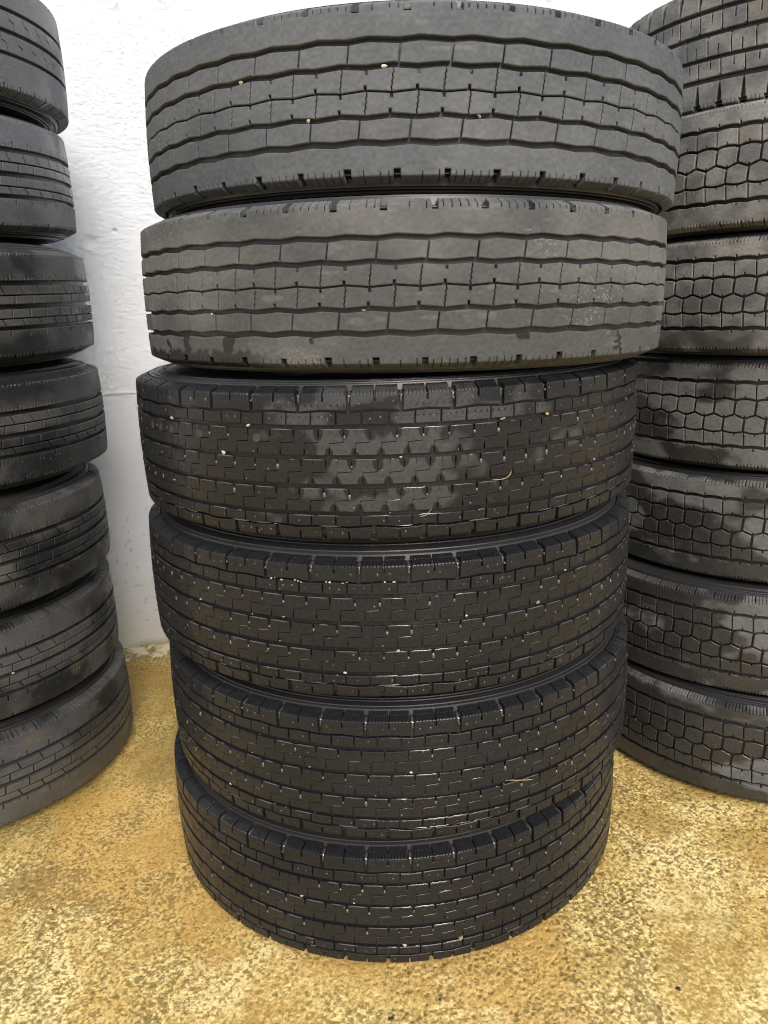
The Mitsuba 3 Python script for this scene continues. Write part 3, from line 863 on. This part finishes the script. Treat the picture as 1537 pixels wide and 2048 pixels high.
# ------------------------------------------------------------------ wall
wm = trimesh.creation.box([9.0, 0.20, 3.2])
wm.apply_translation([0, 0.10, 1.55])
ang = math.atan2(WALL_T[1], WALL_T[0])
WM = np.eye(4)
WM[:2, 0], WM[:2, 1], WM[:2, 3] = WALL_T, WALL_N, WALL_P
scene['wall'] = {**mikit.ply(wm, 'wall_paint'), 'to_world': T(WM)}
labels['wall'] = {'label': 'rough white painted rendered wall behind the three stacks of tyres', 'category': 'wall'}
n, m = 420, 9
u = np.linspace(-0.9, 3.2, n)
prof = np.array([(-0.075, -0.006), (-0.05, 0.006), (-0.036, 0.013), (-0.022, 0.017), (-0.012, 0.021), (-0.004, 0.026), (0.01, 0.03), (0.02, 0.03), (0.03, 0.03)])
pu = np.broadcast_to(u[:, None], (n, m))
qq = np.stack([pu * 22, np.broadcast_to(prof[None, :, 0], (n, m)) * 22, np.zeros((n, m))], -1)
dep = prof[None, :, 0] * (0.55 + 0.8 * meshkit.fbm(np.stack([u * 16, u * 0, u * 0], -1), 4, 5))[:, None]
hgt = prof[None, :, 1] * (0.35 + 1.0 * meshkit.fbm(qq * 2, 4, 6)) + 0.006 * (meshkit.noise(qq * 5, 8) - 0.5)
a = (np.arange(n - 1)[:, None] * m + np.arange(m - 1)[None]).ravel()
scene['mortar_mat'] = {'type': 'twosided', 'b': {'type': 'principled', 'base_color': mikit.proc(lambda p, nn, uv: mix((0.22, 0.17, 0.07), (0.52, 0.46, 0.30), smoothstep(0.35, 0.6, fbm(p.x * 40, p.y * 40, p.z * 60, 3)))), 'roughness': 0.85}}
scene['wall__mortar_fillet'] = {**mikit.ply((np.stack([pu, dep, hgt], -1).reshape(-1, 3), np.stack([a, a + m, a + m + 1, a + 1], 1)), 'mortar_mat', smooth=True), 'to_world': T(WM)}
labels['wall__mortar_fillet'] = {'label': 'crumbled pale mortar along the foot of the wall'}

# ------------------------------------------------------------------ stones in the grooves, straws, litter
STONE = {'tan': (0.36, 0.28, 0.18), 'cream': (0.47, 0.42, 0.32), 'grey': (0.20, 0.195, 0.18), 'pink': (0.40, 0.29, 0.23), 'brown': (0.32, 0.20, 0.11), 'green': (0.20, 0.21, 0.11), 'black': (0.035, 0.033, 0.03)}
for nme, col in STONE.items():
    scene['stone_' + nme] = {'type': 'principled', 'base_color': {'type': 'rgb', 'value': list(col)}, 'roughness': 0.6, 'specular': 0.35}


def stone_mesh(size, seed, flatness=0.75):
    r = np.random.default_rng(seed)
    pts = r.normal(size=(13, 3))
    pts /= np.linalg.norm(pts, axis=1, keepdims=True)
    h = trimesh.convex.convex_hull(pts * np.array([1.0, 0.8, flatness]) * r.uniform(0.85, 1.1, (13, 1)))
    v, f = trimesh.remesh.subdivide_loop(h.vertices, h.faces, iterations=1)
    return trimesh.Trimesh(v * size, f)


def pebble(code, theta, t, size, col, label, group='pebbles wedged in the tread grooves', sink=0.0022, name='pebble'):
    M, k = PLACE[code]
    key = numbered(name)
    th = math.radians(theta)
    ctr = k.at(np.array([0.0]), np.array([t / 1000.0]), np.array([-sink]))[0]
    L = np.eye(4)
    L[:3, 3] = ctr
    seed = len(scene)
    scene[key] = {**mikit.ply(stone_mesh(size * 0.9, seed, rng.uniform(0.55, 0.9)), 'stone_' + col, smooth=40), 'to_world': T(M @ rot_z(th) @ L @ rot_z(0.0))}
    labels[key] = {'label': label, 'category': 'pebble', 'group': group}


for args in (
        ('C1', -31.7, 32, .0062, 'tan', 'tan pebble in the second groove at the left of the top middle tyre'),
        ('C1', -6.5, 32, .0064, 'cream', 'cream pebble in the second groove near the centre of the top middle tyre'),
        ('C1', -19.0, -33, .0052, 'tan', 'small tan pebble in the fourth groove of the top middle tyre, left of centre'),
        ('C1', 8.6, -32, .0058, 'brown', 'brown pebble in the fourth groove right of centre on the top middle tyre'),
        ('C2', -8.0, -34, .0042, 'grey', 'small grey pebble in the fourth groove of the second middle tyre'),
        ('C2', -37.7, -36, .0034, 'cream', 'tiny cream pebble at far left on the second middle tyre'),
        ('C3', -46.4, 66, .0060, 'tan', 'tan pebble at far left in the top main groove of the third middle tyre'),
        ('C3', -25.7, 65, .0066, 'pink', 'pinkish pebble left of centre in the top main groove of the third middle tyre'),
        ('C3', -31.8, 18, .0058, 'cream', 'cream pebble in the groove below the first rib at left of the third middle tyre'),
        ('C3', 1.8, 16, .0040, 'tan', 'small tan pebble at the centre of the third middle tyre'),
        ('C3', 29.6, 65, .0072, 'tan', 'flat tan pebble right of centre in the top main groove of the third middle tyre'),
        ('C3', 43.0, -26, .0046, 'cream', 'cream pebble at far right in the third main groove of the third middle tyre'),
        ('C3', 20.1, 65, .0070, 'grey', 'grey stone chip beside the flat tan pebble of the third middle tyre'),
        ('C4', -41.3, 22, .0054, 'pink', 'pink pebble at far left on the tyre with the grit row'),
        ('C4', -20.5, 22, .0058, 'grey', 'pale grey pebble left of centre on the tyre with the grit row'),
        ('C4', 13.4, 22, .0052, 'cream', 'white pointed pebble right of centre on the tyre with the grit row'),
        ('C4', 28.5, 22, .0068, 'grey', 'flat grey stone at right on the tyre with the grit row'),
        ('C4', 35.7, 66, .0044, 'tan', 'tan pebble at right in the top main groove of the tyre with the grit row'),
        ('C4', -9.1, -72, .0054, 'cream', 'cream pebble in the lowest main groove of the tyre with the grit row'),
        ('C4', 0.8, -31, .0050, 'tan', 'tan crumb of dirt on the lowest rib of the tyre with the grit row'),
        ('C4', 13.3, -24, .0066, 'grey', 'grey stone in the third main groove of the tyre with the grit row'),
        ('C5', -32.2, 20, .0050, 'tan', 'tan pebble at left in the second main groove of the tyre with the straw'),
        ('C5', -18.8, 20, .0062, 'cream', 'cream pebble left of centre in the second main groove of the tyre with the straw'),
        ('C5', 1.1, 20, .0052, 'cream', 'cream pebble at the centre of the second main groove of the tyre with the straw'),
        ('C5', 27.3, 20, .0046, 'cream', 'cream pebble at right in the second main groove of the straw tyre'),
        ('C5', 20.3, -24, .0050, 'cream', 'pale pebble beside the end of the straw'),
        ('C5', -39.9, -70, .0044, 'cream', 'small cream pebble at far left in the lowest groove of the straw tyre'),
        ('C6', -20.4, 20, .0062, 'tan', 'orange-tan pebble at left in the second main groove of the bottom middle tyre'),
        ('C6', -9.2, 21, .0044, 'cream', 'small yellowish pebble in the second main groove of the bottom middle tyre'),
        ('C6', 0.8, -72, .0072, 'pink', 'pinkish grey stone in the lowest main groove of the bottom middle tyre'),
        ('C6', 12.7, -74, .0085, 'green', 'greenish stone in the lowest main groove of the bottom middle tyre'),
        ('L6', 47.3, -3, .0060, 'tan', 'tan pebble in a groove of the second tyre from the ground in the left stack')):
    pebble(*args)
for i, th in enumerate((-22.6, -21.9, -20.5, -17.9, -17.2, -16.6, -11.9, -11.2, -8.8, -8.1, -1.3, 0.4)):
    pebble('C4', th, 87 + rng.uniform(-1.5, 2), rng.uniform(.0022, .0042), rng.choice(['cream', 'cream', 'pink', 'tan']), 'pale grit crumb in the row along the top wavy groove', 'grit along the top wavy groove', 0.0, 'grit_crumb')

scene['straw'] = {'type': 'principled', 'base_color': {'type': 'rgb', 'value': [0.36, 0.29, 0.18]}, 'roughness': 0.5}


for code, path, rad, lab in (
        ('C3', [(18.0, -30), (19.4, -31), (20.6, -30), (21.3, -26), (21.8, -19)], .0008, 'curved dry straw across the lower ribs at the right of the third middle tyre'),
        ('C3', [(4.9, -80), (5.9, -78), (6.9, -68)], .0006, 'short dry straw on the lower block row of the third middle tyre, near its centre'),
        ('C5', [(20.6, -24), (22.5, -29), (24.5, -34), (26.4, -39)], .0009, 'straight pale straw at the right of the second middle tyre from the ground')):
    M, k = PLACE[code]
    P3 = []
    for th, t in path:
        ctr = k.at(np.array([k.R * math.radians(th)]), np.array([t / 1000]), np.array([0.0012]))[0]
        P3.append(ctr)
    P3 = np.array(P3)
    tt = np.linspace(0, 1, 14)
    P3 = np.stack([np.interp(tt, np.linspace(0, 1, len(P3)), P3[:, j]) for j in range(3)], 1)
    key = numbered('dry_straw')
    scene[key] = {**mikit.ply(tube(P3, rad * 0.75), 'straw', smooth=True), 'to_world': T(M)}
    labels[key] = {'label': lab, 'category': 'straw', 'group': 'straws caught on the treads'}
for (x, y, s, col, lab) in (
        (-0.012, 1.086, .0075, 'black', 'dark stone on the concrete at the bottom edge of the photo'),
        (-0.726, 1.366, .0055, 'black', 'dark chip on the concrete at the left, below the left stack'),
        (0.513, 1.13, .0075, 'black', 'dark chip on the concrete at lower right'),
        (0.769, 1.435, .0060, 'cream', 'white stone chip on the concrete before the right stack'),
        (-0.151, 1.26, .0055, 'brown', 'brown chip on the concrete just below the bottom middle tyre'),
        (-0.343, 1.178, .0050, 'cream', 'pale chip on the concrete left of the bottom middle tyre'),
        (0.845, 1.514, .0060, 'cream', 'pale chip on the concrete at the right edge of the photo'),
        (0.077, 1.121, .0045, 'black', 'small dark chip on the concrete below and right of the middle stack')):
    key = numbered('stone_chip')
    scene[key] = {**mikit.ply(stone_mesh(s, len(scene), 0.5), 'stone_' + col, smooth=True), 'to_world': T().translate([x, y, 0.0005])}
    labels[key] = {'label': lab, 'category': 'stone', 'group': 'stone chips lying on the concrete'}
